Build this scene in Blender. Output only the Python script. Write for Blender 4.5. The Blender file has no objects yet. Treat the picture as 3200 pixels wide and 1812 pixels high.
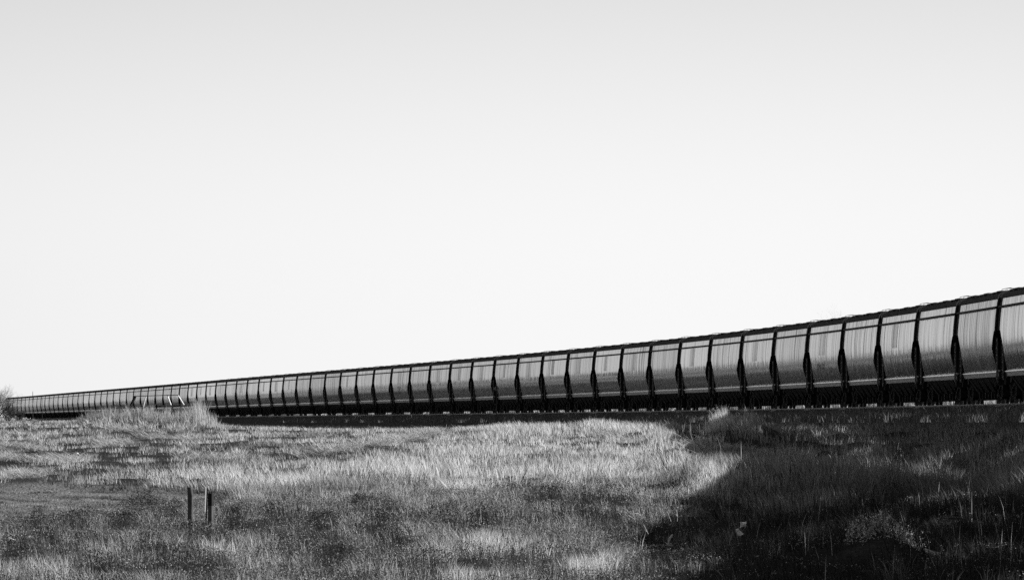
import bpy, math, random
import numpy as np
from mathutils import Vector

random.seed(7)
RNG = np.random.default_rng(11)
S = bpy.context.scene
COL = S.collection
F = 22000.0            # focal length in pixels of the 3200 px wide frame
HY = 1304.0            # row of the horizon
PITCH = 17.93          # length of one hopper car over couplers
SUN_AZ, SUN_EL = 68.0, 22.9

# ------------------------------------------------------------------ helpers
def tag(o, label=None, cat=None, group=None, kind=None):
    if label: o['label'] = label
    if cat: o['category'] = cat
    if group: o['group'] = group
    if kind: o['kind'] = kind
    return o

def empty(name, loc=(0, 0, 0), rz=0.0):
    o = bpy.data.objects.new(name, None)
    o.empty_display_size = 0.3
    COL.objects.link(o)
    o.location = loc
    o.rotation_euler = (0, 0, rz)
    return o

def mesh_obj(name, verts, faces, mat, parent=None, smooth=False):
    me = bpy.data.meshes.new(name)
    me.from_pydata([tuple(v) for v in verts], [], faces)
    me.materials.append(mat)
    if smooth:
        me.polygons.foreach_set('use_smooth', [True] * len(me.polygons))
    me.update()
    o = bpy.data.objects.new(name, me)
    COL.objects.link(o)
    if parent is not None: o.parent = parent
    return o

class MB:
    def __init__(s): s.v = []; s.f = []
    def add(s, vs, fs):
        n = len(s.v); s.v += [tuple(v) for v in vs]; s.f += [tuple(i + n for i in f) for f in fs]
    def box(s, x0, x1, y0, y1, z0, z1):
        s.add([(x0,y0,z0),(x1,y0,z0),(x1,y1,z0),(x0,y1,z0),(x0,y0,z1),(x1,y0,z1),(x1,y1,z1),(x0,y1,z1)],
              [(0,3,2,1),(4,5,6,7),(0,1,5,4),(1,2,6,5),(2,3,7,6),(3,0,4,7)])
    def tube(s, p, q, r0, r1=None, n=6, cap=True):
        r1 = r0 if r1 is None else r1
        p, q = Vector(p), Vector(q); d = q - p
        if d.length < 1e-6: return
        d.normalize()
        a = d.orthogonal().normalized(); b = d.cross(a)
        vs = []
        for c, r in ((p, r0), (q, r1)):
            for k in range(n):
                t = 2 * math.pi * k / n
                vs.append(c + a * (r * math.cos(t)) + b * (r * math.sin(t)))
        fs = [(k, (k + 1) % n, n + (k + 1) % n, n + k) for k in range(n)]
        if cap: fs += [tuple(range(n - 1, -1, -1)), tuple(range(n, 2 * n))]
        s.add(vs, fs)
    def beam(s, p, q, w, h):
        """square bar from p to q"""
        p, q = Vector(p), Vector(q); d = (q - p).normalized()
        up = Vector((0, 0, 1)) if abs(d.z) < .9 else Vector((0, 1, 0))
        a = d.cross(up).normalized(); b = a.cross(d)
        vs = [c + a * (i * w / 2) + b * (j * h / 2) for c in (p, q) for i, j in ((-1,-1),(1,-1),(1,1),(-1,1))]
        s.add(vs, [(3,2,1,0),(4,5,6,7),(0,1,5,4),(1,2,6,5),(2,3,7,6),(3,0,4,7)])
    def lathe_y(s, prof, cx, cz, n=20):
        """profile of (y, r) turned about an axis along y through (cx, cz)"""
        vs = []
        for y, r in prof:
            for k in range(n):
                t = 2 * math.pi * k / n
                vs.append((cx + r * math.cos(t), y, cz + r * math.sin(t)))
        fs = []
        m = len(prof)
        for i in range(m - 1):
            for k in range(n):
                fs.append((i*n + k, i*n + (k+1) % n, (i+1)*n + (k+1) % n, (i+1)*n + k))
        fs += [tuple(range(n)), tuple(range((m-1)*n + n - 1, (m-1)*n - 1, -1))]
        s.add(vs, fs)
    def build(s, name, mat, parent=None, smooth=False):
        return mesh_obj(name, s.v, s.f, mat, parent, smooth)

# numpy value noise
def _hash(ix, iy, seed):
    h = (ix.astype(np.int64) * 374761393 + iy.astype(np.int64) * 668265263 + seed * 974634777) & 0xffffffff
    h = ((h ^ (h >> 13)) * 1274126177) & 0xffffffff
    return ((h ^ (h >> 16)) & 0xffff) / 65535.0
def vnoise(x, y, seed=0):
    x = np.asarray(x, float); y = np.asarray(y, float)
    ix, iy = np.floor(x), np.floor(y)
    fx, fy = x - ix, y - iy
    fx = fx*fx*(3 - 2*fx); fy = fy*fy*(3 - 2*fy)
    a = _hash(ix, iy, seed); b = _hash(ix+1, iy, seed); c = _hash(ix, iy+1, seed); d = _hash(ix+1, iy+1, seed)
    return (a*(1-fx) + b*fx)*(1-fy) + (c*(1-fx) + d*fx)*fy
def fbm(x, y, seed=0, octv=3):
    t = 0; a = 1; n = 0
    for k in range(octv):
        t = t + a * vnoise(x * 2**k, y * 2**k, seed + 31*k); n += a; a *= .5
    return t / n
def sst(x, a, b):
    t = np.clip((x - a) / (b - a), 0, 1); return t*t*(3 - 2*t)

# ------------------------------------------------------------------ materials
def new_mat(name):
    m = bpy.data.materials.new(name); m.use_nodes = True
    return m, m.node_tree.nodes, m.node_tree.links, m.node_tree.nodes['Principled BSDF']

def plain(name, val, rough=.6, spec=.3, metal=0.0, var=.35, scale=6.0, bump=0.0):
    m, n, l, b = new_mat(name)
    tc = n.new('ShaderNodeTexCoord'); nz = n.new('ShaderNodeTexNoise')
    nz.inputs['Scale'].default_value = scale; nz.inputs['Detail'].default_value = 5
    l.new(tc.outputs['Object'], nz.inputs['Vector'])
    mr = n.new('ShaderNodeMapRange')
    mr.inputs['To Min'].default_value = val*(1-var); mr.inputs['To Max'].default_value = val*(1+var)
    mr.inputs['From Min'].default_value = .3; mr.inputs['From Max'].default_value = .7
    l.new(nz.outputs['Fac'], mr.inputs['Value']); l.new(mr.outputs[0], b.inputs['Base Color'])
    b.inputs['Roughness'].default_value = rough
    b.inputs['Specular IOR Level'].default_value = spec
    b.inputs['Metallic'].default_value = metal
    if bump:
        bp = n.new('ShaderNodeBump'); bp.inputs['Distance'].default_value = bump
        l.new(nz.outputs['Fac'], bp.inputs['Height']); l.new(bp.outputs[0], b.inputs['Normal'])
    return m

def side_mat(name, base, r0, r1, spec, bumpd, metal=.65):
    """glossy painted steel plate: wavy between its vertical seams, rain and dirt streaks running down"""
    m, n, l, b = new_mat(name)
    tc = n.new('ShaderNodeTexCoord'); oi = n.new('ShaderNodeObjectInfo')
    off = n.new('ShaderNodeMath'); off.operation = 'MULTIPLY'; off.inputs[1].default_value = 300.0
    l.new(oi.outputs['Random'], off.inputs[0])
    def streak(sx, sz, det, rough):
        mp = n.new('ShaderNodeMapping'); mp.inputs['Scale'].default_value = (sx, 0.0, sz)
        l.new(tc.outputs['Object'], mp.inputs['Vector'])
        z = n.new('ShaderNodeTexNoise'); z.noise_dimensions = '4D'
        z.inputs['Scale'].default_value = 1.0; z.inputs['Detail'].default_value = det; z.inputs['Roughness'].default_value = rough
        l.new(mp.outputs[0], z.inputs['Vector']); l.new(off.outputs[0], z.inputs['W'])
        return z
    wav = streak(.75, .2, 2.0, .55)
    fine = streak(2.6, .42, 2.0, .5)
    dirt = streak(2.8, .16, 5.0, .65)
    mix = n.new('ShaderNodeMath'); mix.operation = 'MULTIPLY_ADD'; mix.inputs[1].default_value = .45
    l.new(fine.outputs['Fac'], mix.inputs[0]); l.new(wav.outputs['Fac'], mix.inputs[2])
    bp = n.new('ShaderNodeBump'); bp.inputs['Distance'].default_value = bumpd; bp.inputs['Strength'].default_value = 1.0
    l.new(mix.outputs[0], bp.inputs['Height']); l.new(bp.outputs[0], b.inputs['Normal'])
    seam = streak(1.5, .03, 1.0, .4)
    sa = n.new('ShaderNodeMath'); sa.operation = 'SUBTRACT'; sa.inputs[1].default_value = .5; l.new(seam.outputs['Fac'], sa.inputs[0])
    sb = n.new('ShaderNodeMath'); sb.operation = 'ABSOLUTE'; l.new(sa.outputs[0], sb.inputs[0])
    sm = n.new('ShaderNodeMapRange'); sm.inputs['From Min'].default_value = .006; sm.inputs['From Max'].default_value = .03
    sm.inputs['To Min'].default_value = .22; sm.inputs['To Max'].default_value = 0; l.new(sb.outputs[0], sm.inputs['Value'])
    mr = n.new('ShaderNodeMapRange'); mr.inputs['From Min'].default_value = .35; mr.inputs['From Max'].default_value = .72
    mr.inputs['To Min'].default_value = r0; mr.inputs['To Max'].default_value = r1
    l.new(dirt.outputs['Fac'], mr.inputs['Value'])
    ra = n.new('ShaderNodeMath'); l.new(mr.outputs[0], ra.inputs[0]); l.new(sm.outputs[0], ra.inputs[1])
    rc = n.new('ShaderNodeMath'); rc.operation = 'MULTIPLY_ADD'; rc.inputs[1].default_value = .03
    l.new(oi.outputs['Random'], rc.inputs[0]); l.new(ra.outputs[0], rc.inputs[2]); l.new(rc.outputs[0], b.inputs['Roughness'])
    ms = n.new('ShaderNodeMapRange'); ms.inputs['From Min'].default_value = .4; ms.inputs['From Max'].default_value = .75
    ms.inputs['To Min'].default_value = spec; ms.inputs['To Max'].default_value = spec*.45
    l.new(dirt.outputs['Fac'], ms.inputs['Value']); l.new(ms.outputs[0], b.inputs['Specular IOR Level'])
    b.inputs['IOR'].default_value = 1.5; b.inputs['Metallic'].default_value = metal
    mc = n.new('ShaderNodeMapRange'); mc.inputs['To Min'].default_value = base*.7; mc.inputs['To Max'].default_value = base*1.4
    l.new(dirt.outputs['Fac'], mc.inputs['Value']); l.new(mc.outputs[0], b.inputs['Base Color'])
    return m

M = dict(
    side=side_mat('glossy_car_paint', .28, .03, .24, .5, .034),
    side_dull=side_mat('weathered_car_paint', .24, .06, .28, .45, .022, .5),
    side_clean=side_mat('clean_car_paint', .34, .03, .16, .6, .018, .75),
    roof=plain('dark_roof_paint', .03, .75, .08, var=.4, scale=2.0),
    sill=plain('pale_sill_paint', .38, .3, .8, var=.25, scale=3.0),
    dark=plain('dark_underframe', .012, .8, .1, var=.5, scale=8.0),
    gap=plain('dark_end_paint', .01, .8, .1, var=.4, scale=5.0),
    string=plain('dark_stringer_paint', .018, .7, .12, var=.3),
    ladder=plain('worn_ladder_steel', .05, .5, .4, var=.4, scale=12.0),
    trim=plain('worn_roof_trim', .3, .5, .4, var=.3, scale=9.0),
    walk=plain('galvanised_walkway', .12, .55, .4, var=.4, scale=9.0),
    wheel=plain('wheel_steel', .05, .6, .25, var=.5, scale=9.0),
    decal=side_mat('faded_decal_paint', .16, .12, .28, .3, .02, .3),
    spray=plain('spray_paint', .03, .45, .3, var=.3),
    rail=plain('rail_steel', .09, .42, .4, metal=.3, var=.3),
    tie=plain('weathered_sleeper_wood', .05, .9, .1, var=.5, scale=7.0),
    ballast=plain('ballast_stone', .07, .95, .1, var=.7, scale=14.0, bump=.06),
    wood=plain('weathered_post_wood', .09, .85, .15, var=.35, scale=9.0, bump=.01),
    wood_dark=plain('creosoted_wood', .02, .85, .15, var=.4, scale=9.0, bump=.01),
    white=plain('white_paint', .8, .55, .3, var=.06, scale=9.0),
    stone=plain('pale_stone', .75, .8, .2, var=.1, scale=20.0),
    plastic=plain('pale_plastic_film', .9, .35, .5, var=.06, scale=9.0),
    bark=plain('shrub_bark', .05, .9, .1, var=.4, scale=10.0),
    twig=plain('twig_bark', .09, .85, .15, var=.4, scale=10.0),
    twig_pale=plain('dry_twig_bark', .5, .8, .2, var=.25, scale=10.0),
    sign=plain('sign_back_metal', .2, .5, .4, var=.2, scale=12.0),
    flange_glint=plain('glinting_flange_paint', .7, .12, .8, var=.15, scale=4.0),  # glint of the sky on the sill's top edge, put into a pale colour
    flange=plain('bright_steel_flange', .9, .12, .5, metal=1.0, var=.05),
    pole=plain('dark_pole_steel', .04, .7, .2, var=.3),
)

def grass_mat(name, trans):
    m = bpy.data.materials.new(name); m.use_nodes = True
    n, l = m.node_tree.nodes, m.node_tree.links; n.clear()
    at = n.new('ShaderNodeAttribute'); at.attribute_name = 'tone'
    d = n.new('ShaderNodeBsdfDiffuse'); t = n.new('ShaderNodeBsdfTranslucent')
    mx = n.new('ShaderNodeMixShader'); mx.inputs[0].default_value = trans
    o = n.new('ShaderNodeOutputMaterial')
    l.new(at.outputs['Fac'], d.inputs['Color']); l.new(at.outputs['Fac'], t.inputs['Color'])
    l.new(d.outputs[0], mx.inputs[1]); l.new(t.outputs[0], mx.inputs[2]); l.new(mx.outputs[0], o.inputs[0])
    return m
M['grass'] = grass_mat('grass_blade', .48)
M['weed'] = grass_mat('weed_leaf', .3)

def ground_mat():
    m, n, l, b = new_mat('meadow_soil')
    tc = n.new('ShaderNodeTexCoord')
    a = n.new('ShaderNodeTexNoise'); a.inputs['Scale'].default_value = .35; a.inputs['Detail'].default_value = 6
    c = n.new('ShaderNodeTexNoise'); c.inputs['Scale'].default_value = 9; c.inputs['Detail'].default_value = 6
    l.new(tc.outputs['Object'], a.inputs['Vector']); l.new(tc.outputs['Object'], c.inputs['Vector'])
    mu = n.new('ShaderNodeMath'); mu.operation = 'MULTIPLY'
    l.new(a.outputs['Fac'], mu.inputs[0]); l.new(c.outputs['Fac'], mu.inputs[1])
    mr = n.new('ShaderNodeMapRange'); mr.inputs['From Min'].default_value = .12; mr.inputs['From Max'].default_value = .4
    mr.inputs['To Min'].default_value = .35; mr.inputs['To Max'].default_value = 1.5
    l.new(mu.outputs[0], mr.inputs['Value'])
    at = n.new('ShaderNodeAttribute'); at.attribute_name = 'tone'
    mm = n.new('ShaderNodeMath'); mm.operation = 'MULTIPLY'; l.new(mr.outputs[0], mm.inputs[0]); l.new(at.outputs['Fac'], mm.inputs[1])
    l.new(mm.outputs[0], b.inputs['Base Color'])
    b.inputs['Roughness'].default_value = 1; b.inputs['Specular IOR Level'].default_value = 0
    bp = n.new('ShaderNodeBump'); bp.inputs['Distance'].default_value = .12
    l.new(c.outputs['Fac'], bp.inputs['Height']); l.new(bp.outputs[0], b.inputs['Normal'])
    return m
M['ground'] = ground_mat()

# ------------------------------------------------------------------ track alignment
SEP = np.array([3126,2991,2864,2746,2634,2525.3,2421.3,2321,2222,2128.8,2036,1945.9,1859.7,1775.7,1694.9,1617.1,1542.5,1471.2,1404,1341.2,1281.2,1222.1,1167,1115.1,1065,1018.3,973.3,930.6,889.3,849.1,811.8,775.1,741.2,708.2,675.9,644.8,615.9,587.2,560.5,535,510.1,485.8,461.9,439.2,418.4,396,374.8,354.6,334.4,315,297.7,280,263.1,247.3,231,215.2,199.4,184.4,169.5,154.9,141.5,128.5,115,102.6,90,77.8,66,55.4,45])
_Y = 289 + PITCH * np.arange(len(SEP))
_X = (SEP - 1600) * _Y / F
_p = np.polyfit((_Y - 800) / 500, _X, 7, w=1 / _Y)
_dp = np.polyder(_p)
_x0 = np.polyval(_p, (289 - 800) / 500); _s0 = min(0.0, np.polyval(_dp, (289 - 800) / 500) / 500)
_x1 = np.polyval(_p, (1520 - 800) / 500); _s1 = np.polyval(_dp, (1450 - 800) / 500) / 500
def side_x(Y):
    Y = np.asarray(Y, float)
    v = np.polyval(_p, (np.clip(Y, 289, 1520) - 800) / 500)
    v = np.where(Y < 289, _x0 + _s0 * (Y - 289), v)
    return np.where(Y > 1520, _x1 + _s1 * (Y - 1520), v)
def track_x(Y): return side_x(Y) + 1.45       # side_x is the near side face of the cars
def track_slope(Y): return (track_x(np.asarray(Y) + 1.0) - track_x(np.asarray(Y) - 1.0)) / 2.0
def rail_z(Y):
    t = (np.clip(np.asarray(Y, float), 120, 1600) - 800) / 500
    return 0.00996*t*t - 0.37264*t + 0.19356

# ------------------------------------------------------------------ terrain
_YC = [0, 40, 90, 130, 165, 175, 184, 195, 207, 221, 238, 258, 285, 318, 352, 366, 420, 600, 834, 1100, 1400, 3000, 9000]
_ZC = [-1.75, -3.2, -4.6, -4.45, -3.86, -3.6, -3.36, -3.1, -2.83, -2.52, -2.17, -1.77, -1.32, -.92, -.66, -.66, -1.0, -1.05, -1.1, -1.3, -1.5, -4, -12]
_YL = [0, 40, 90, 130, 165, 175, 184, 195, 207, 221, 238, 258, 285, 318, 352, 450, 600, 750, 820, 900, 1100, 1400, 3000, 9000]
_ZL = [-1.75, -3.2, -4.6, -4.45, -3.86, -3.6, -3.36, -3.1, -2.83, -2.54, -2.22, -1.85, -1.42, -1.05, -.86, -.66, -.5, -.5, -.6, -.9, -1.3, -1.6, -4, -12]
MOUNDS = [  # px centre, Y centre, px sigma, Y sigma, height
    (30, 760, 55, 90, .62), (410, 455, 150, 32, .66), (610, 430, 80, 28, .34), (1860, 345, 120, 22, .28), (2020, 318, 80, 16, .30),
    (2295, 291, 150, 12, .92), (2930, 278, 130, 8, .3), (2700, 300, 200, 10, .18), (2760, 175.2, 150, 2.6, .46),
    (320, 345, 60, 6, .10), (470, 318, 70, 5, .12), (1010, 300, 60, 4, .1),
    (2260, 200, 360, 11, -.65), (2090, 186, 230, 13, -.55), (2230, 236, 110, 9, .45), (2420, 227, 330, 8, .5), (3000, 262, 150, 8, .25),
    (330, 237, 420, 4.0, .12), (200, 226, 400, 6, -.14), (2300, 262, 90, 9, -.34)]
def ground_z(X, Y):
    X = np.asarray(X, float); Y = np.asarray(Y, float)
    Ys = np.maximum(Y, 60.0)
    px = 1600 + F * X / Ys
    zc = np.interp(Y, _YC, _ZC); zl = np.interp(Y, _YL, _ZL)
    wl = sst(px, 950, 300)
    z = zc*(1 - wl) + zl*wl
    near = sst(Y, 60, 150)
    for (pc, yc, ps, ys, h) in MOUNDS:
        z = z + near * h * np.exp(-((px - pc)/ps)**2 - ((Y - yc)/ys)**2)
    z = z + (fbm(X/7.0, Y/11.0, 3) - .5) * .34 * np.where(Y < 500, 1, .6) + (fbm(X/1.7, Y/2.6, 9, 2) - .5) * .16
    z = z + near*sst(px, 1950, 2150)*(fbm(X/2.0, Y/4.0, 201, 2) - .5)*1.05
    d = np.abs((X - track_x(Y)) / np.sqrt(1 + track_slope(Y)**2))
    ze = rail_z(Y) - .72 - np.maximum(d - 3.0, 0) / 2.3
    dr = X - track_x(Y)
    z = np.where(dr > 0, z + (rail_z(Y) + .75 - z)*sst(dr, 5.5, 12)*(1 - sst(dr, 40, 90))*near*(1 - sst(Y, 1500, 1700)), z)
    k = .25
    hh = np.clip(.5 + .5*(ze - z)/k, 0, 1)
    zz = z*(1 - hh) + ze*hh + k*hh*(1 - hh)
    far = sst(Y, 1700, 2200)
    return np.where(d < 100, zz*(1 - far) + z*far, z)

def turf_mask(px, py):
    top = np.interp(px, [-400,0,180,400,600,720,760], [1500,1504,1508,1516,1526,1540,1560])
    bot = np.interp(px, [-400,0,200,400,560,720,760], [1650,1640,1625,1605,1590,1570,1560])
    n = (fbm(px/60, py/25, 77) - .5)*30
    return sst(py, top-3, top+4) * (1 - sst(py + n, bot-16, bot+16)) * (1 - sst(px, 690, 770))

def build_ground():
    ys = np.concatenate([np.arange(-60, 150, 6), np.arange(150, 430, .7), np.arange(430, 1700, 7), np.geomspace(1700, 9000, 22)])
    xr = np.concatenate([np.arange(0, 34, .7), np.arange(34, 150, 2.5), np.geomspace(150, 5000, 24)])
    xs = np.concatenate([-xr[:0:-1], xr])
    gx, gy = np.meshgrid(xs, ys)
    gz = ground_z(gx, gy)
    nx, ny = len(xs), len(ys)
    co = np.stack([gx, gy, gz], -1).reshape(-1, 3).astype(np.float32)
    i = np.arange(ny*nx).reshape(ny, nx)
    q = np.stack([i[:-1,:-1], i[:-1,1:], i[1:,1:], i[1:,:-1]], -1).reshape(-1, 4)
    me = bpy.data.meshes.new('ground')
    me.vertices.add(len(co)); me.vertices.foreach_set('co', co.ravel())
    me.loops.add(q.size); me.loops.foreach_set('vertex_index', q.ravel().astype(np.int32))
    me.polygons.add(len(q)); me.polygons.foreach_set('loop_start', np.arange(0, q.size, 4, dtype=np.int32))
    me.polygons.foreach_set('use_smooth', np.ones(len(q), bool))
    # bare dark thatch under the rough meadow, paler stubble on the open fields round it
    gy_ = np.maximum(gy, 30)
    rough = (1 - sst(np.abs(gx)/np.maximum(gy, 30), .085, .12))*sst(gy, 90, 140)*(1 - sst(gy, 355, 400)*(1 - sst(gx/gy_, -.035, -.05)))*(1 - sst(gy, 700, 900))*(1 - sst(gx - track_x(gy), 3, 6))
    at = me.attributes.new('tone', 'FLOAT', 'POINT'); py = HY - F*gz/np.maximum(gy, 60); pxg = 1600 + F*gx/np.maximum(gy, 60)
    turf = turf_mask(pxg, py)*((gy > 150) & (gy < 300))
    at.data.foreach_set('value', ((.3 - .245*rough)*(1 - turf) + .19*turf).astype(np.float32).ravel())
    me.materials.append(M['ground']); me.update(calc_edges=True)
    o = bpy.data.objects.new('ground', me); COL.objects.link(o)
    tag(o, 'uneven grassy field rising towards the railway', 'ground', kind='structure')
build_ground()

def pix(px, py, Y):
    """world point at depth Y"""
    return Vector(((px - 1600)*Y/F, Y, (HY - py)*Y/F))
def gpt(px, Y, dz=0.0):
    x = (px - 1600)*Y/F
    return Vector((x, Y, float(ground_z(x, Y)) + dz))

# ------------------------------------------------------------------ railway track
def sweep(profile, name, mat, parent=None, y0=120, y1=1620, step=6.0, closed=False):
    Y = np.arange(y0, y1, step)
    vs = []; fs = []; m = len(profile)
    for y in Y:
        x = float(track_x(y)); s = float(track_slope(y)); k = math.sqrt(1 + s*s)
        nx, ny = -1/k, s/k        # towards the camera side
        z = float(rail_z(y))
        for (u, h) in profile: vs.append((x + nx*u, y + ny*u, z + h))
    for i in range(len(Y) - 1):
        for k in range(m if closed else m - 1):
            a = i*m + k; b = i*m + (k+1) % m
            fs.append((a, b, b + m, a + m))
    return mesh_obj(name, vs, fs, mat, parent)

b = sweep([(4.6,-1.5),(3.4,-.80),(2.1,-.2),(1.5,-.09),(-1.5,-.09),(-2.1,-.2),(-3.4,-.80),(-4.6,-1.5)], 'ballast', M['ballast'])
tag(b, 'bed of dark crushed stone under the rails', 'ballast', kind='structure')
tr = empty('railway_track', (float(track_x(289)), 289, float(rail_z(289))))
tag(tr, 'single railway track with worn bright rail heads under the train', 'railway track')
def reparent(o, p):
    o.parent = p; o.matrix_parent_inverse.identity()
    me = o.data; lx, ly, lz = p.location
    co = np.empty(len(me.vertices)*3, np.float32); me.vertices.foreach_get('co', co)
    co = co.reshape(-1, 3) - np.array([lx, ly, lz], np.float32); me.vertices.foreach_set('co', co.ravel()); me.update()
for sg in (1, -1):
    c = .7525 * sg
    r = sweep([(c+.037,0),(c+.037,-.03),(c+.01,-.045),(c+.01,-.14),(c+.07,-.16),(c+.07,-.172),(c-.07,-.172),(c-.07,-.16),(c-.01,-.14),(c-.01,-.045),(c-.037,-.03),(c-.037,0)], 'rail', M['rail'], closed=True)
    reparent(r, tr)
sl = MB()
y = 205.0
while y < 700:
    x = float(track_x(y)); s = float(track_slope(y)); k = math.sqrt(1 + s*s); z = float(rail_z(y))
    t = Vector((s/k, 1/k, 0)); nn = Vector((-1/k, s/k, 0)); c = Vector((x, y, z - .16))
    sl.beam(c + nn*1.3, c - nn*1.3, .23, .17)
    y += .55
o = sl.build('sleepers', M['tie']); reparent(o, tr); tag(o, kind='stuff')

# ------------------------------------------------------------------ hopper car
PROF = [(1.37,1.305),(1.5,1.352),(1.65,1.398),(1.8,1.438),(1.95,1.472),(2.1,1.498),(2.25,1.517),(2.4,1.5295),(2.55,1.537),(2.68,1.5405),
        (2.82,1.5415),(2.975,1.539),(2.98,1.5388),(3.15,1.53),(3.35,1.516),(3.6,1.493),(3.85,1.463),(4.05,1.435),(4.29,1.395)]
HL = PITCH / 2
def e_of(z):
    if z > 2.978: return .92
    return float(np.interp(z, [1.37,1.6,1.9,2.27,2.6,2.978], [1.8,2.0,2.2,2.4,1.95,1.3]))
def u_of(z): return float(np.interp(z, [p[0] for p in PROF], [p[1] for p in PROF]))

def car_meshes():
    """one car at the origin: local x along the track, +y the camera side, z above the rail head"""
    parts = []     # (name, mesh object, [sub-part objects])
    root = empty('hopper_car')
    # body shell: both curved sides
    mb = MB(); NS = 30
    for sg in (1, -1):
        vs = []
        for z, u in PROF:
            lim = HL - e_of(z)
            for k in range(NS + 1): vs.append((lim*(2*k/NS - 1), sg*u, z))
        fs = []
        for r in range(len(PROF) - 1):
            for k in range(NS):
                a = r*(NS+1) + k
                f = (a, a+1, a+NS+2, a+NS+1)
                fs.append(f if sg < 0 else f[::-1])
        mb.add(vs, fs)
    body = mb.build('body_shell', M['side'], root, True)
    # roof
    rp = [(1.405,4.285),(1.43,4.31),(1.385,4.41),(1.29,4.50),(1.1,4.56),(.6,4.66),(0,4.6)]
    rp = rp + [(-u, z) for u, z in rp[-2::-1]]
    mb = MB(); vs = []; R = HL - .62
    for x in (-R, R): vs += [(x, u, z) for u, z in rp]
    m = len(rp)
    mb.add(vs, [(k, k+1, m+k+1, m+k) for k in range(m-1)] + [tuple(range(m-1,-1,-1)), tuple(range(m, 2*m)), (0, m, 2*m-1, m-1)])
    mb.build('roof', M['roof'], root)
    for sg in (1, -1):           # pale rim at each end of the roof
        mb = MB()
        for k in range(m-1):
            (u0, z0), (u1, z1) = rp[k], rp[k+1]
            mb.beam((sg*(R+.03), u0, z0+.02), (sg*(R+.03), u1, z1+.02), .05, .05)
        mb.build('roof_end_trim', M['trim'], root)
    # ends: rib band above, sloped end sheet below
    for sg in (1, -1):
        mb = MB(); rows = [(z, u) for z, u in PROF if z >= 2.98]
        vs = []
        for z, u in rows:
            for yy in (u+.02, -u-.02):
                vs += [(sg*(HL-.93), yy, z), (sg*(HL-.5), yy, z)]
        fs = []
        for r in range(len(rows)-1):
            for j in (0, 2):
                a = 4*r + j; f = (a, a+1, a+5, a+4); fs.append(f)
            fs.append((4*r+1, 4*r+3, 4*r+7, 4*r+5))
        fs += [(0,1,3,2), tuple(4*(len(rows)-1)+q for q in (0,1,3,2))]
        mb.add(vs, fs)
        mb.build('end_rib', M['gap'], root)
        mb = MB(); rows = [(z, u-.004) for z, u in PROF if z <= 2.978]
        vs = []
        for z, u in rows: vs += [(sg*(HL-e_of(z)), u, z), (sg*(HL-e_of(z)), -u, z)]
        mb.add(vs, [(2*r, 2*r+1, 2*r+3, 2*r+2) for r in range(len(rows)-1)])
        mb.build('end_sheet', M['gap'], root)
        mb = MB()                # open cage: uprights, end sill, platform
        for yy in (1.22, -1.22): mb.beam((sg*(HL-1.38), yy, 1.3), (sg*(HL-1.0), yy, 2.99), .08, .08)
        mb.beam((sg*(HL-1.2), 1.3, 1.22), (sg*(HL-1.2), -1.3, 1.22), .1, .2)
        mb.box(*sorted((sg*(HL-1.66), sg*(HL-1.25))), -1.32, 1.32, 1.02, 1.3)
        mb.box(*sorted((sg*(HL-1.64), sg*(HL-1.3))), 1.1, 1.36, .75, 1.02)
        mb.build('end_platform', M['gap'], root)
        mb = MB(); mb.box(*sorted((sg*(HL-.75), sg*(HL-.2))), -.14, .14, .72, 1.02)
        mb.box(*sorted((sg*(HL-.2), sg*(HL-.003))), -.2, .2, .74, 1.0)
        mb.build('coupler', M['dark'], root)
        for sd in (1, -1):
            mb = MB(); uu = sd*1.42
            for xx in (HL-1.02, HL-1.42): mb.beam((sg*xx, uu, .95), (sg*xx, uu, 2.7), .04, .04)
            for k in range(6): mb.beam((sg*(HL-1.0), uu, 1.05+k*.31), (sg*(HL-1.44), uu, 1.05+k*.31), .03, .03)
            mb.build('ladder', M['ladder'], root)
    for sd in (1, -1):
        mb = MB()
        z0, z1 = 3.915, 3.985; u0, u1 = u_of(z0), u_of(z1)
        mb.add([(-HL+.55, sd*(u0-.01), z0), (-HL+.55, sd*(u0+.09), z0), (-HL+.55, sd*(u1+.085), z1), (-HL+.55, sd*(u1-.01), z1),
                (HL-.55, sd*(u0-.01), z0), (HL-.55, sd*(u0+.09), z0), (HL-.55, sd*(u1+.085), z1), (HL-.55, sd*(u1-.01), z1)],
               [(0,1,2,3),(7,6,5,4),(0,4,5,1),(1,5,6,2),(2,6,7,3)])
        mb.build('side_stringer', M['string'], root)
        mb = MB(); L = HL - 1.66
        sp = [(1.10,1.0),(1.235,1.105),(1.265,1.13),(1.335,1.325),(1.30,1.375),(1.12,1.385)]
        sp = [(1.12,1.1),(1.30,1.1),(1.335,1.300),(1.29,1.38),(1.12,1.388)]
        vs = [(x, sd*u, z) for x in (-L, L) for u, z in sp]; m2 = len(sp)
        mb.add(vs, [(k, (k+1) % m2, m2+(k+1) % m2, m2+k) for k in range(m2)] + [tuple(range(m2)), tuple(range(2*m2-1, m2-1, -1))])
        mb.build('side_sill', M['sill'], root)
        mb = MB(); fp = [(1.337,1.302),(1.356,1.302),(1.31,1.394),(1.285,1.394)]
        mb.add([(x, sd*u, z) for x in (-L, L) for z, u in fp], [(0,1,5,4),(1,2,6,5),(2,3,7,6),(3,0,4,7),(3,2,1,0),(4,5,6,7)])
        mb.build('sill_flange', M['flange_glint'], root)
    mb = MB()
    mb.box(-HL+.5, HL-.5, -.2, .2, .72, 1.09)
    for x in (-6.2, 6.2): mb.box(x-.3, x+.3, -1.25, 1.25, .85, 1.09)
    mb.box(-4.9, 4.9, -1.28, 1.28, 1.1, 1.36)
    for x in (-5.4, 5.4):
        mb.beam((x+.5*np.sign(x), 1.2, 1.1), (x-1.9*np.sign(x), .95, .42), .12, .1)
    mb.build('underframe', M['dark'], root)
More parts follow.
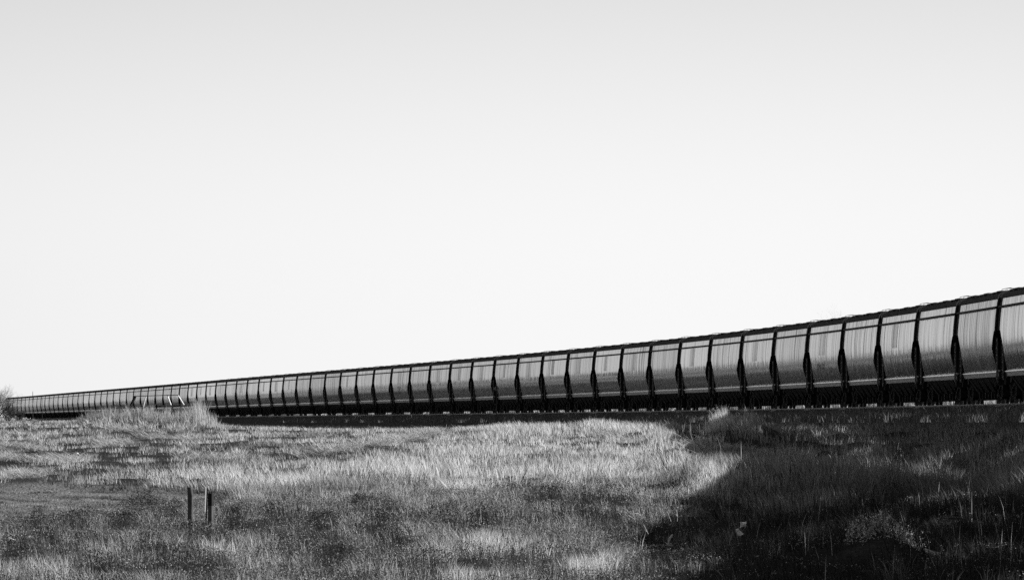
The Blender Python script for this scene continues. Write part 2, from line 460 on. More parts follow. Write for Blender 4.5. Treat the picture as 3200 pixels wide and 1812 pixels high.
    for k in range(4):
        cx = -3.75 + 2.5*k
        mb = MB()
        t = [(cx-1.24,-1.27),(cx+1.24,-1.27),(cx+1.24,1.27),(cx-1.24,1.27)]
        q = [(cx-.55,-.85),(cx+.55,-.85),(cx+.55,.85),(cx-.55,.85)]
        vs = [(x, yy, 1.1) for x, yy in t] + [(x, yy, .42) for x, yy in q]
        mb.add(vs, [(0,1,5,4),(1,2,6,5),(2,3,7,6),(3,0,4,7),(4,5,6,7)])
        ch = mb.build('hopper_chute', M['dark'], root)
        mb = MB(); mb.box(cx-.62, cx+.62, -.92, .92, .20, .42)
        for yy in (.96, -.96): mb.box(cx-.2, cx+.2, yy-.04, yy+.04, .22, .5)
        mb.build('outlet_gate', M['dark'], ch)
    for x in (-6.2, 6.2):
        mb = MB()
        for sd in (1, -1):
            yy = sd*1.0
            for k in (-1, 1):
                mb.box(x+k*.875-.17, x+k*.875+.17, yy-.13, yy+.13, .3, .58)
                mb.beam((x+k*.8, yy, .56), (x+k*.35, yy, .78), .2, .14)
                mb.beam((x+k*.8, yy, .38), (x+k*.35, yy, .24), .2, .12)
                mb.beam((x+k*.3, yy, .2), (x+k*.3, yy, .82), .14, .12)
            mb.box(x-.42, x+.42, yy-.1, yy+.1, .70, .84)
            mb.box(x-.38, x+.38, yy-.1, yy+.1, .17, .27)
            for q in (-.12, .12): mb.tube((x+q, yy, .28), (x+q, yy, .66), .075, n=8)
        mb.box(x-.2, x+.2, -1.05, 1.05, .6, .85)
        bg = mb.build('bogie', M['dark'], root)
        for k in (-1, 1):
            w = MB()
            for sd in (1, -1):
                pr = [(sd*.69,.46),(sd*.72,.46),(sd*.725,.425),(sd*.82,.418),(sd*.82,.33),(sd*.79,.3),(sd*.79,.14),(sd*.84,.12)]
                w.lathe_y(pr, x+k*.875, .42, 22)
            w.tube((x+k*.875, -1.1, .42), (x+k*.875, 1.1, .42), .075, n=8)
            w.build('wheelset', M['wheel'], bg, False)
    # roof: running boards, hatches, end grab rails
    for sd in (1, -1):
        mb = MB(); x = -R + .1
        k = 0
        while x < R - .3:
            L = 1.75
            mb.box(x, min(x+L, R-.05), *sorted((sd*.78, sd*1.12)), 4.605+.02*((k*2) % 3), 4.63+.02*((k*2) % 3))
            mb.box(x+.3, x+.36, *sorted((sd*.8, sd*1.1)), 4.54, 4.61)
            x += L + .05; k += 1
        mb.build('running_board', M['walk'], root)
    for k in range(10):
        cx = -7.2 + 1.6*k
        mb = MB(); mb.box(cx-.62, cx+.62, -.55, .55, 4.58, 4.63)
        mb.add([(cx-.6,-.5,4.63),(cx+.6,-.5,4.63),(cx+.6,.5,4.63),(cx-.6,.5,4.63),(cx-.35,-.25,4.66),(cx+.35,-.25,4.66),(cx+.35,.25,4.66),(cx-.35,.25,4.66)],
               [(0,1,5,4),(1,2,6,5),(2,3,7,6),(3,0,4,7),(4,5,6,7)])
        for q in (-.45, .45): mb.box(cx+q-.05, cx+q+.05, .55, .72, 4.48, 4.6)
        mb.build('roof_hatch', M['roof'], root)
    for sg in (1, -1):
        mb = MB(); x0, x1 = sg*(R-1.5), sg*(R+.42)
        P = [(x0,1.12,4.61),(x0+sg*.25,1.14,4.70),(x1,1.14,4.71),(x1,.5,4.71)]
        for a, c in zip(P, P[1:]): mb.tube(a, c, .012, n=5)
        mb.tube((x1,1.14,4.71), (x1-sg*.2,1.14,4.55), .012, n=5)
        mb.box(*sorted((sg*(R+.02), sg*(R+.55))), -.6, 1.1, 4.61, 4.63)
        mb.build('grab_rail', M['trim'], root)
    return root

def surf_patch(pts_rows, off):
    pass

def decal_mesh(s0, s1, z0, z1, off=.007):
    mb = MB(); n = 10; vs = []
    for i in range(n+1):
        z = z0 + (z1-z0)*i/n; u = u_of(z) + off
        w = .05*math.sin(i*2.1)
        vs += [(s0+w, u, z), (s1+w*.6, u, z)]
    fs = [(2*i, 2*i+2, 2*i+3, 2*i+1) for i in range(n)]
    mb.add(vs, fs)
    return mb
def stroke_mesh(strokes, w, off=.016):
    """graffiti strokes lying on the curved side: lists of (s, z)"""
    mb = MB()
    for st in strokes:
        for (sa, za), (sb, zb) in zip(st, st[1:]):
            n = 4
            for i in range(n):
                a0, a1 = i/n, (i+1)/n
                p = [(sa+(sb-sa)*a, za+(zb-za)*a) for a in (a0, a1)]
                dx, dz = p[1][0]-p[0][0], p[1][1]-p[0][1]
                L = math.hypot(dx, dz) or 1
                nx, nz = -dz/L*w/2, dx/L*w/2 * .35
                q = [(p[0][0]-nx, p[0][1]-nz), (p[0][0]+nx, p[0][1]+nz), (p[1][0]+nx, p[1][1]+nz), (p[1][0]-nx, p[1][1]-nz)]
                mb.add([(x, u_of(z)+off, z) for x, z in q] , [(0,1,2,3)])
    return mb

ORD = ['zeroth','first','second','third','fourth','fifth','sixth','seventh','eighth','ninth','tenth','eleventh','twelfth','thirteenth','fourteenth','fifteenth','sixteenth','seventeenth','eighteenth','nineteenth']
TENS = {2:('twenty','twentieth'),3:('thirty','thirtieth'),4:('forty','fortieth'),5:('fifty','fiftieth'),6:('sixty','sixtieth'),7:('seventy','seventieth')}
def ordinal(n):
    if n < 20: return ORD[n]
    a, b = TENS[n//10]
    return b if n % 10 == 0 else a + '-' + ORD[n % 10]

proto = car_meshes()
proto_children = list(proto.children)
SMALL = {'ladder', 'grab_rail', 'coupler', 'roof_end_trim'}
def base_name(o): return o.name.split('.')[0]
DECAL = {2:.4, 4:.45, 6:.8, 8:1.3, 10:.5, 11:.7, 12:.7, 13:.8, 14:.9, 15:1., 16:.9, 17:.8, 18:.8, 20:.8, 21:.6, 23:.7, 27:.7, 28:.7, 29:.6, 31:.6, 33:.6, 34:.7, 35:.8, 36:.8}
DULL = set([0, 5, 9, 19, 24, 25, 26]) | set(range(37, 46)) | set(range(52, 72))
CLEAN = {8, 11, 13, 34, 35, 36, 28, 29}
decal_o = decal_mesh(-.2, 2.5, 2.75, 3.9).build('faded_emblem', M['decal'])
decal_o2 = decal_mesh(.3, 2.1, 2.85, 3.9).build('faded_emblem', M['decal'])
dmesh = [decal_o.data, decal_o2.data]
for o in (decal_o, decal_o2): bpy.data.objects.remove(o)
dull_mesh = None; clean_mesh = None
for o in proto_children:
    if base_name(o) == 'body_shell':
        dull_mesh = o.data.copy(); dull_mesh.materials.clear(); dull_mesh.materials.append(M['side_dull'])
        clean_mesh = o.data.copy(); clean_mesh.materials.clear(); clean_mesh.materials.append(M['side_clean'])

def copy_car(full, i):
    r = proto.copy(); COL.objects.link(r)
    for ch in proto_children:
        bn = base_name(ch)
        if not full and bn in SMALL: continue
        c = ch.copy(); COL.objects.link(c); c.parent = r
        if bn == 'body_shell':
            if i in DULL: c.data = dull_mesh
            elif i in CLEAN: c.data = clean_mesh
        for g in ch.children:
            if not full and bn == 'hopper_chute': continue
            d = g.copy(); COL.objects.link(d); d.parent = c
    return r
def place_car(r, i):
    Yc = 289 + PITCH*(i + .5) 
    ya, yb = Yc - HL, Yc + HL
    a = Vector((float(track_x(ya)), ya, float(rail_z(ya)))); c = Vector((float(track_x(yb)), yb, float(rail_z(yb))))
    mid = (a + c)/2; d = c - a
    r.location = mid
    r.rotation_euler = (0, -math.atan2(d.z, math.hypot(d.x, d.y)), math.atan2(d.y, d.x))
LAND = {4:'scrawled graffiti', 16:'behind the diamond sign', 15:'just nearer than the diamond sign',
        20:'looping graffiti', 8:'strong dark panel', 63:'behind the tall pole',
        36:'past the white struts', 0:'widest whole car'}
GROUP = 'hopper cars of the long freight train'
for i in range(-7, 70):
    full = i < 34
    r = copy_car(full, i)
    place_car(r, i)
    if i < -1:
        lab = 'hopper car farther up the train, hidden past the large near end'
    else:
        n = i + 2
        look = 'dull' if i in DULL else ('bright' if i in CLEAN else 'streaked')
        if i == -1: lab = 'hopper car cut off by the frame edge, first at the near end of the train'
        else:
            lab = f"{look} hopper car, {ordinal(n)} from the train's large near end"
            if i in LAND: lab += ', ' + LAND[i]
            elif i in DECAL: lab += ', faded panel'
    tag(r, lab, 'hopper car', GROUP)
    if i in DECAL:
        d = bpy.data.objects.new('faded_emblem', dmesh[i % 2]); COL.objects.link(d); d.parent = r
    if i in (4, 20):
        if i == 4:
            st = [[(3.9,1.95),(3.5,2.3),(3.2,2.0),(2.8,2.35),(2.5,1.95)],[(2.3,1.95),(2.0,2.3),(1.7,2.0),(1.4,2.35)],[(1.2,2.35),(.9,1.98),(.5,2.3),(.2,2.0),(-.2,2.42)]]
            sc = stroke_mesh(st, .14)
        else:
            st = [[(2.6,2.6),(2.2,2.2),(1.6,1.9),(1.0,2.2),(1.3,2.6),(1.9,2.5)],[(.8,2.5),(.3,2.1),(-.3,1.95),(-.8,2.3),(-.4,2.6),(.3,2.4)]]
            sc = stroke_mesh(st, .14)
        g = sc.build('graffiti', M['spray'], r); tag(g, label='dark scrawled graffiti')
for ch in proto_children:
    for g in list(ch.children): bpy.data.objects.remove(g)
    bpy.data.objects.remove(ch)
bpy.data.objects.remove(proto)

# ------------------------------------------------------------------ vegetation
def blade_mesh(name, P, H, lean, W, tone, mat, curl=.35):
    """each blade: two segments, five verts. P (n,3) roots, lean (n,2) horizontal offset of the tip"""
    n = len(P)
    ang = RNG.uniform(0, 2*np.pi, n)
    wx, wy = np.cos(ang)*W/2, np.sin(ang)*W/2
    co = np.empty((n, 5, 3), np.float32)
    mid = P.copy(); mid[:, 0] += lean[:, 0]*curl; mid[:, 1] += lean[:, 1]*curl; mid[:, 2] += H*.58
    tip = P.copy(); tip[:, 0] += lean[:, 0]; tip[:, 1] += lean[:, 1]; tip[:, 2] += H
    co[:, 0] = P; co[:, 1] = P; co[:, 2] = mid; co[:, 3] = mid; co[:, 4] = tip
    for k, s in ((0, -1), (1, 1), (2, .75), (3, -.75)):
        co[:, k, 0] += s*wx; co[:, k, 1] += s*wy
    base = (np.arange(n)*5)[:, None]
    loops = np.concatenate([base + np.array([[0, 1, 2, 3]]), base + np.array([[3, 2, 4]])], 1).astype(np.int32)
    me = bpy.data.meshes.new(name)
    me.vertices.add(n*5); me.vertices.foreach_set('co', co.ravel())
    me.loops.add(n*7); me.loops.foreach_set('vertex_index', loops.ravel())
    me.polygons.add(n*2)
    ls = (np.arange(n)*7)[:, None] + np.array([[0, 4]])
    me.polygons.foreach_set('loop_start', ls.ravel().astype(np.int32))
    at = me.attributes.new('tone', 'FLOAT', 'POINT')
    tt = np.repeat(tone.astype(np.float32), 5); at.data.foreach_set('value', tt)
    me.materials.append(mat); me.update(calc_edges=True)
    o = bpy.data.objects.new(name, me); COL.objects.link(o)
    return o
def leaf_mesh(name, C, size, tone, mat):
    """small diamond leaves at centres C with random attitudes"""
    n = len(C)
    a = RNG.normal(size=(n, 3)); a /= np.linalg.norm(a, axis=1)[:, None]
    b = np.cross(a, RNG.normal(size=(n, 3))); b /= np.linalg.norm(b, axis=1)[:, None]
    co = np.empty((n, 4, 3), np.float32); s = size[:, None]
    co[:, 0] = C - a*s; co[:, 1] = C + b*s*.45; co[:, 2] = C + a*s; co[:, 3] = C - b*s*.45
    me = bpy.data.meshes.new(name)
    me.vertices.add(n*4); me.vertices.foreach_set('co', co.ravel())
    me.loops.add(n*4); me.loops.foreach_set('vertex_index', np.arange(n*4, dtype=np.int32))
    me.polygons.add(n); me.polygons.foreach_set('loop_start', np.arange(0, n*4, 4, dtype=np.int32))
    at = me.attributes.new('tone', 'FLOAT', 'POINT'); at.data.foreach_set('value', np.repeat(tone.astype(np.float32), 4))
    me.materials.append(mat); me.update(calc_edges=True)
    o = bpy.data.objects.new(name, me); COL.objects.link(o)
    return o

def blob(px, py, L):
    """0..1 mask from a list of soft ellipses (px, py, rx, ry)"""
    m = np.zeros_like(px)
    for (cx, cy, rx, ry) in L:
        m = np.maximum(m, np.exp(-(((px-cx)/rx)**2 + ((py-cy)/ry)**2)**1.5))
    return m
DARKB = [(2060,1790,130,26),(1960,1700,60,20),(1880,1640,60,16),(860,1720,60,18),(620,1680,50,16),(200,1720,70,18),(450,1720,60,16),(1330,1770,70,18),(540,1765,110,24),(640,1790,60,16),(370,1655,60,26),(450,1590,60,22),(545,1612,40,22),(240,1650,60,22),(130,1660,60,26),(880,1630,80,24),(1000,1650,70,26),  # dark weed patches; those furthest right also extend the shadow leftward by colour
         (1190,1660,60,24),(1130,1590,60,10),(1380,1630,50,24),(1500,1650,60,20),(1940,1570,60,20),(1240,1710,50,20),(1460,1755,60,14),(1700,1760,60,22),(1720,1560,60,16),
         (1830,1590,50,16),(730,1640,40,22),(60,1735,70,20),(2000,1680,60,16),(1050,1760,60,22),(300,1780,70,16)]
HOLLOW_SHADE = [(395,1345,34,8),(455,1370,50,10),(520,1390,50,8),(350,1395,40,8),(230,1400,40,9),(330,1425,22,16),(515,1435,26,18),(100,1410,55,10),(30,1440,40,10),(165,1480,30,12),(80,1488,50,8),  # dark spots standing in for self-shadow between the grass lumps
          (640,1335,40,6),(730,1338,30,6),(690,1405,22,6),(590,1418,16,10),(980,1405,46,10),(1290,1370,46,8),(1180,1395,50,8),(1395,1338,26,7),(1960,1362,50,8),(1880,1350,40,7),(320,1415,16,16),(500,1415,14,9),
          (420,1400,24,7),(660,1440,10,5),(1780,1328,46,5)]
def zones(X, Y, Z):
    px = 1600 + F*X/Y; py = HY - F*Z/Y
    wob = (fbm(px/130, py/40, 21) - .5)*84 + (fbm(X/1.1, Y/2.4, 23, 2) - .5)*26
    pyw = py + wob
    top = np.interp(px, [0,400,700,1000,1400,1700,2200,2700], [1500,1490,1465,1440,1425,1430,1425,1430])
    bot = np.interp(px, [0,400,700,900,1300,1700,2000,2300], [1512,1512,1548,1556,1528,1508,1532,1545])
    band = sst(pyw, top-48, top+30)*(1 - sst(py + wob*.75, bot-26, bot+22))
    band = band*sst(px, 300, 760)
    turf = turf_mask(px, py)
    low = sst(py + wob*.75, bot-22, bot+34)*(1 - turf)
    palep = blob(px + wob, py, [(1500,1720,130,36),(1660,1740,120,34),(1850,1770,160,30),(1450,1800,120,20),(690,1720,150,26),(150,1790,140,26),(330,1730,90,20)])
    crest = (1 - sst(pyw, 1352, 1372))*sst(px, 1350, 1650)*(1 - sst(px, 2050, 2160))
    crest = np.maximum(crest, blob(px, py, [(2060,1375,70,34),(2010,1350,50,24)]))
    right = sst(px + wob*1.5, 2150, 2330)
    hol_shade = blob(px + wob*.3, py + wob*.1, HOLLOW_SHADE); dark = blob(px + wob*.4, py + wob*.2, DARKB)
    return px, py, band, turf, low, palep, crest, right, hol_shade, dark

def visible(X, Y, Z):
    return Z

# --- meadow grass
def sample_area(n, y0, y1, half=.092, power=1.0):
    """uniform over the ground inside a wedge a little wider than the picture"""
    u = RNG.uniform(0, 1, n)
    Y = np.sqrt(y0*y0 + u*(y1*y1 - y0*y0))
    X = RNG.uniform(-half, half, n)*Y
    return X, Y

def meadow():
    Xs, Ys = [], []
    for (n, y0, y1) in ((46000, 157, 235), (40000, 235, 370), (9000, 370, 480)):
        a, b_ = sample_area(n, y0, y1); Xs.append(a); Ys.append(b_)
    X = np.concatenate(Xs); Y = np.concatenate(Ys)
    # left rise running on towards the bushes
    n = 9000
    y2 = RNG.uniform(480, 860, n); p2 = RNG.uniform(-260, 900, n)
    X = np.concatenate([X, (p2 - 1600)*y2/F]); Y = np.concatenate([Y, y2])
    dtr = np.abs(X - track_x(Y))
    k = dtr > 3.4
    X, Y = X[k], Y[k]
    Z = ground_z(X, Y)
    px, py, band, turf, low, palep, crest, right, hol_shade, dark = zones(X, Y, Z + .12)
    N = len(X)
    # tuft character
    up = 1 - low - band*.999
    h = .22 - .08*np.clip(up, 0, 1) + .10*fbm(X/2.0, Y/4.0, 41)
    h = h + band*.13 + crest*.22 + palep*.10 + right*.18 + low*.06
    pit_shade = sst(fbm(X/1.5, Y/5.5, 140, 2), .58, .68)*np.clip(1 - low - band - turf, 0, 1)*(1 - sst(px, 1000, 1400))  # noise pits: further grass self-shadow painted into the tone
    hol_shade = np.maximum(hol_shade, pit_shade)
    edge = np.exp(-((py - np.interp(px, [-400,0,180,400,600,720,760], [1500,1504,1508,1516,1526,1540,1560]) - 2)/8)**2)*(1 - sst(px, 700, 760))  # terrace shadow under the tall grass, painted as a strip of darker blades
    h = h*(.65 + .7*fbm(X/.9, Y/2.2, 58))*(1 - .62*turf)*(1 - .6*hol_shade)
    cl = fbm(X/.9, Y/2.2, 58); cl2 = fbm(X/3.0, Y/6.0, 55)
    tone = .40*(.35 + 1.3*sst(cl, .3, .62))*(.7 + .6*sst(cl2, .3, .7))
    tone = tone*(1 + .55*sst(px, 1150, 1550)*(1 - sst(px, 2050, 2200)))
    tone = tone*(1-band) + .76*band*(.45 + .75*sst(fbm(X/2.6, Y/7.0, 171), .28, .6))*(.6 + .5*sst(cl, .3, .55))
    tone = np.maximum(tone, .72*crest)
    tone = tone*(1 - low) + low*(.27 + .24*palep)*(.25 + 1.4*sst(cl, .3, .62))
    tone = tone*(1 - turf) + .24*turf*(.2 + 1.5*sst(fbm(X/.5, Y/1.6, 61), .3, .68))
    tone = tone*(1 - .85*hol_shade)*(1 - .85*dark)*(1 - .8*edge)
    clear = blob(px, py, [(2313,1690,42,26),(2090,1722,46,20)])
    h = h*(1 - .75*clear)
    wisp = blob(px, py, [(330,1312,90,24),(470,1315,120,24),(600,1318,100,26)])
    h = h + .22*wisp
    tone = tone*(1 - right) + right*(.05 + .33*(1 - sst(py, 1500, 1590)) + .3*sst(fbm(X/1.6, Y/4, 91), .55, .75))  # dark right-hand growth; its deep shade low down is put into the tone
    keep = RNG.uniform(0, 1, N) < np.clip(1 - .45*low*(1 - palep) - .5*hol_shade - .35*dark, .15, 1)*(.4 + .6*sst(cl, .3, .55))
    X, Y, Z, h, tone, band, turf, px, right, low = (a[keep] for a in (X, Y, Z, h, tone, band, turf, px, right, low))
    N = len(X)
    nb = 7
    r = .10 + .10*RNG.uniform(0, 1, (N, 1))
    an = RNG.uniform(0, 2*np.pi, (N, nb)); rr = r*np.sqrt(RNG.uniform(0, 1, (N, nb)))
    bx = X[:, None] + rr*np.cos(an); by = Y[:, None] + rr*np.sin(an)*1.6
    H = h[:, None]*RNG.uniform(.55, 1.25, (N, nb))
    wind = np.array([-.10, .02])
    lx = H*(np.cos(an)*RNG.uniform(.05, .6, (N, nb)) + wind[0] + RNG.normal(0, .14, (N, 1)) + .9*(fbm(X/1.8, Y/4.5, 151, 2) - .5)[:, None]); ly = H*(np.sin(an)*RNG.uniform(.05, .6, (N, nb)) + wind[1])
    flat = RNG.uniform(0, 1, (N, nb)) < .10 + .18*np.clip(1 - low - band, 0, 1)[:, None]
    H2 = np.where(flat, H*.45, H)
    T = tone[:, None]*RNG.uniform(.45, 1.5, (N, nb))
    T = np.where(RNG.uniform(0, 1, (N, nb)) < .2, T*.25, T)
    dist = np.clip(Y/230, .75, 2.2)[:, None]
    W = (.012 + .016*RNG.uniform(0, 1, (N, nb))**2)*dist
    bx, by, H2, lx, ly, T, W = (a.ravel() for a in (bx, by, H2, lx, ly, T, W))
    P = np.stack([bx, by, ground_z(bx, by) - .02], -1)
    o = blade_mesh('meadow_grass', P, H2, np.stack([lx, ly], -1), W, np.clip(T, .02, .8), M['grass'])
    tag(o, 'dry pale grass covering the field below the railway', 'grass', kind='stuff')

def weeds():
    n = 42000
    X, Y = sample_area(n, 157, 236)
    Z = ground_z(X, Y)
    px, py, band, turf, low, palep, crest, right, hol_shade, dark = zones(X, Y, Z)
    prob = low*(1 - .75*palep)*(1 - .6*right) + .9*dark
    k = RNG.uniform(0, 1, n) < prob
    X, Y, Z, dark, right = X[k], Y[k], Z[k], dark[k], right[k]
    N = len(X); nb = 15
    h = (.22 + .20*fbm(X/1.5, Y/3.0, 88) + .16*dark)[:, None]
    an = RNG.uniform(0, 2*np.pi, (N, nb)); t = RNG.uniform(.1, 1, (N, nb))
    rr = .12*RNG.uniform(.2, 1, (N, nb))
    C = np.stack([X[:, None] + rr*np.cos(an), Y[:, None] + rr*np.sin(an)*1.3, Z[:, None] + h*t], -1).reshape(-1, 3)
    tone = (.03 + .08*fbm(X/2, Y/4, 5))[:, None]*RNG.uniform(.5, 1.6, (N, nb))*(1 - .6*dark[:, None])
    hi = (RNG.uniform(0, 1, (N, nb)) < .5*(1 - dark[:, None])) & (t > .78)
    tone = np.where(hi, RNG.uniform(.25, .65, (N, nb)), tone)
    size = RNG.uniform(.012, .030, N*nb)
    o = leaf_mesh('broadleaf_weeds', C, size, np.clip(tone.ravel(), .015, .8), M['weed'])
    tag(o, 'dark leafy weeds with pale seed heads along the bottom of the field', 'weeds', kind='stuff')

# matted straw lying in windrows
def straw():
    lines = [((930,1432),(1130,1402),34,8),((1080,1408),(1330,1374),34,7),((1280,1372),(1500,1342),30,6),((1190,1398),(1400,1350),40,8),
             ((330,1345),(470,1352),30,7),((420,1370),(600,1380),40,8),((300,1400),(420,1392),34,6),((0,1400),(150,1410),30,7),((0,1440),(260,1450),40,8),
             ((560,1437),(760,1442),30,3),((1740,1330),(1960,1366),44,12),((1820,1352),(2000,1392),44,10),((2130,1395),(2280,1440),60,16),((2120,1430),(2250,1455),50,10),
             ((2140,1405),(2420,1432),30,4),((20,1500),(160,1488),24,4),((1620,1345),(1800,1350),40,6)]
    Yg = np.linspace(150, 420, 541)
    PX, PY, N0 = [], [], []
    for (a, c, w, s) in lines:
        n = int(9*math.hypot(c[0]-a[0], (c[1]-a[1])*3)) 
        t = RNG.uniform(0, 1, n)
        PX.append(a[0] + (c[0]-a[0])*t + RNG.normal(0, w*.35, n)); PY.append(a[1] + (c[1]-a[1])*t + RNG.normal(0, s*.5, n))
    PX = np.concatenate(PX); PY = np.concatenate(PY)
    # depth of each image row, column by column, from the terrain itself
    Yv = np.empty(len(PX))
    cols = np.arange(-100, 2600, 40)
    tab = np.array([HY - F*ground_z((c - 1600)*Yg/F, Yg)/Yg for c in cols])
    ci = np.clip(((PX + 100)/40).astype(int), 0, len(cols)-1)
    for c in np.unique(ci):
        m = ci == c
        Yv[m] = np.interp(-PY[m], -tab[c], Yg)
    X = (PX - 1600)*Yv/F; Y = Yv
    lump = fbm(X/.8, Y/1.6, 66)
    Z = ground_z(X, Y) + .05 + .34*lump*RNG.uniform(0, 1, len(X))
    kp = lump + RNG.normal(0, .08, len(X)) > .47; X, Y, Z, lump = X[kp], Y[kp], Z[kp], lump[kp]
    L = RNG.uniform(.2, .8, len(X))
    an = RNG.normal(np.pi, .8, len(X)); an = np.where(RNG.uniform(0, 1, len(X)) < .4, an + np.pi + RNG.normal(0, .3, len(X)), an)
    lean = np.stack([np.cos(an)*L, np.sin(an)*L], -1)
    H = RNG.normal(.10, .09, len(X))
    tone = np.where(lump > .52, .85, .5)*RNG.uniform(.5, 1.35, len(X))
    tone = np.where(RNG.uniform(0, 1, len(X)) < .18, .05, tone)
    W = RNG.uniform(.012, .024, len(X))
    o = blade_mesh('cut_straw', np.stack([X, Y, Z], -1), H, lean, W, np.clip(tone, .02, .8), M['grass'], curl=.5)
    tag(o, 'matted pale straw lying flat in loose rows across the field', 'straw', kind='stuff')

# tall single stalks with seed heads, thin over the right half
def stalks():
    n = 2600
    X, Y = sample_area(n, 160, 300)
    px = 1600 + F*X/Y
    k = (RNG.uniform(0, 1, n) < np.where(px > 2100, .9, np.where(px > 800, .12, 0)))
    X, Y = X[k], Y[k]
    cl = fbm(X/2.5, Y/5, 123); k = cl > .46
    X, Y = X[k], Y[k]
    Z = ground_z(X, Y); N = len(X)
    H = RNG.uniform(.45, .95, N); an = RNG.uniform(0, 2*np.pi, N); q = H*RNG.uniform(.05, .35, N)
    o = blade_mesh('tall_stalks', np.stack([X, Y, Z], -1), H, np.stack([np.cos(an)*q, np.sin(an)*q], -1), np.full(N, .022), RNG.uniform(.3, .65, N), M['grass'])
    tag(o, 'thin dry stalks standing above the shaded grass', 'stalks', kind='stuff')
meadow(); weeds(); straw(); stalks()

# far side of the track: pale stubble glimpsed under the cars
def far_side():
    n = 60000
    Y = RNG.uniform(290, 900, n); d = RNG.uniform(4, 26, n)
    X = track_x(Y) + d
    Z = ground_z(X, Y)
    H = RNG.uniform(.12, .4, n)
    o = blade_mesh('stubble', np.stack([X, Y, Z], -1), H, RNG.normal(0, .1, (n, 2)), RNG.uniform(.03, .07, n), RNG.uniform(.25, .8, n), M['grass'])
    tag(o, 'pale sunlit stubble on the far side of the railway', 'stubble', kind='stuff')
far_side()
def outfield():
    n = 42000
    Y = RNG.uniform(260, 900, n); X = -Y*RNG.uniform(.088, .3, n)
    H = RNG.uniform(.2, .6, n)
    o = blade_mesh('field_grass', np.stack([X, Y, ground_z(X, Y)], -1), H, RNG.normal(0, .12, (n, 2)), RNG.uniform(.00012, .0002, n)*Y, RNG.uniform(.3, .75, n), M['grass'])
    tag(o, 'pale rough grass of the open field away from the track', 'grass', kind='stuff')
    n = 16000
    Y = RNG.uniform(250, 760, n); d = RNG.uniform(2.1, 4.6, n)
    k = fbm(Y/3.0, d/1.5, 31) > .46; Y, d = Y[k], d[k]
    m = 26000; y2 = RNG.uniform(225, 440, m); d2 = 1.9 + 4.5*RNG.uniform(0, 1, m)**.8
    k = fbm(y2/4.0, d2/1.2, 37) > .4; Y = np.concatenate([Y, y2[k]]); d = np.concatenate([d, d2[k]]); n = len(Y)
    X = track_x(Y) - d
    z = np.maximum(ground_z(X, Y), rail_z(Y) - .09 - np.clip((d - 1.5)*.3, 0, .69))
    H = RNG.uniform(.1, .6, n)*(.25 + fbm(Y/5.0, d, 3))*np.clip((d - 1.2)/1.5, .25, 1)
    o = blade_mesh('bank_weeds', np.stack([X, Y, z], -1), H, RNG.normal(0, .12, (n, 2)), RNG.uniform(.014, .04, n), RNG.uniform(.04, .3, n)*np.where(RNG.uniform(0, 1, n) < .12, 1.8, 1), M['grass'])
    tag(o, 'sparse shaded weeds along the ballast shoulder', 'weeds', kind='stuff')
outfield()
def added_scrub():  # added leaves that block the bright gaps under the far cars
    n = 26000
    Y = RNG.uniform(1080, 1600, n); d = RNG.uniform(5, 9, n)
    X = track_x(Y) + d; h = 1.1 + .7*fbm(Y/6, d/3, 12)
    t = RNG.uniform(0, 1, n)
    o = leaf_mesh('added_scrub', np.stack([X, Y, ground_z(X, Y) + h*t], -1), RNG.uniform(.15, .4, n), RNG.uniform(.015, .04, n), M['weed'])
    tag(o, 'dark leaves added behind the tail of the train to block bright gaps', 'added_scrub', kind='stuff')
added_scrub()

# countable clumps of tall grass
def clump(label, px, Y, wpx, h, n, tone, wy=1.5, W=.02):
    c = gpt(px, Y)
    w = wpx*Y/F
    x = np.where(RNG.uniform(0, 1, n) < .5, RNG.normal(0, w*.42, n), RNG.uniform(-1.25*w, 1.1*w, n)); yy = RNG.normal(0, wy*.4, n)
    z = ground_z(c.x + x, c.y + yy) - c.z - .02
    prof = np.exp(-np.abs(x/(1.1*w))**2.2)*(.7 + .6*vnoise((x + px)/.35, yy*0 + 3.0, 17))
    H = h*prof*(.35 + .85*RNG.uniform(0, 1, n)**2.2)
    q = H[:, None]*RNG.normal(0, .16, (n, 2)) + np.stack([x*.06 - .08*h, yy*.05], -1)
    o = blade_mesh('grass_clump', np.stack([x, yy, z], -1), H, q, np.full(n, W)*RNG.uniform(.6, 1.3, n), np.clip(tone*RNG.uniform(.5, 1.4, n), .03, .8), M['grass'])
    o.location = c
    tag(o, label, 'grass clump', 'clumps of tall grass')
clump('bright-topped tuft of tall grass standing against the wheels, first of the close pair', 2252, 293, 38, 1.0, 1100, .7, 2.0, W=.02)
clump('bright-topped tuft of tall grass against the wheels, beside its twin and nearer the frame edge', 2342, 285, 40, .85, 1300, .45, 2.0, W=.02)
clump('wide stand of tall pale reeds rising past the end of the timber frame', 612, 432, 80, 1.35, 2400, .5, 3, .03)
clump('tall grass growing round the foot of the timber frame', 465, 440, 120, .95, 3000, .42, 3, .03)
clump('thin grass growing between the bare shrub and the dark embankment', 320, 455, 90, .85, 1500, .36, 3, .03)
clump('pale leaning tall grass where the sunlit field meets the shade', 2070, 298, 46, .75, 2200, .58, 2, .018)
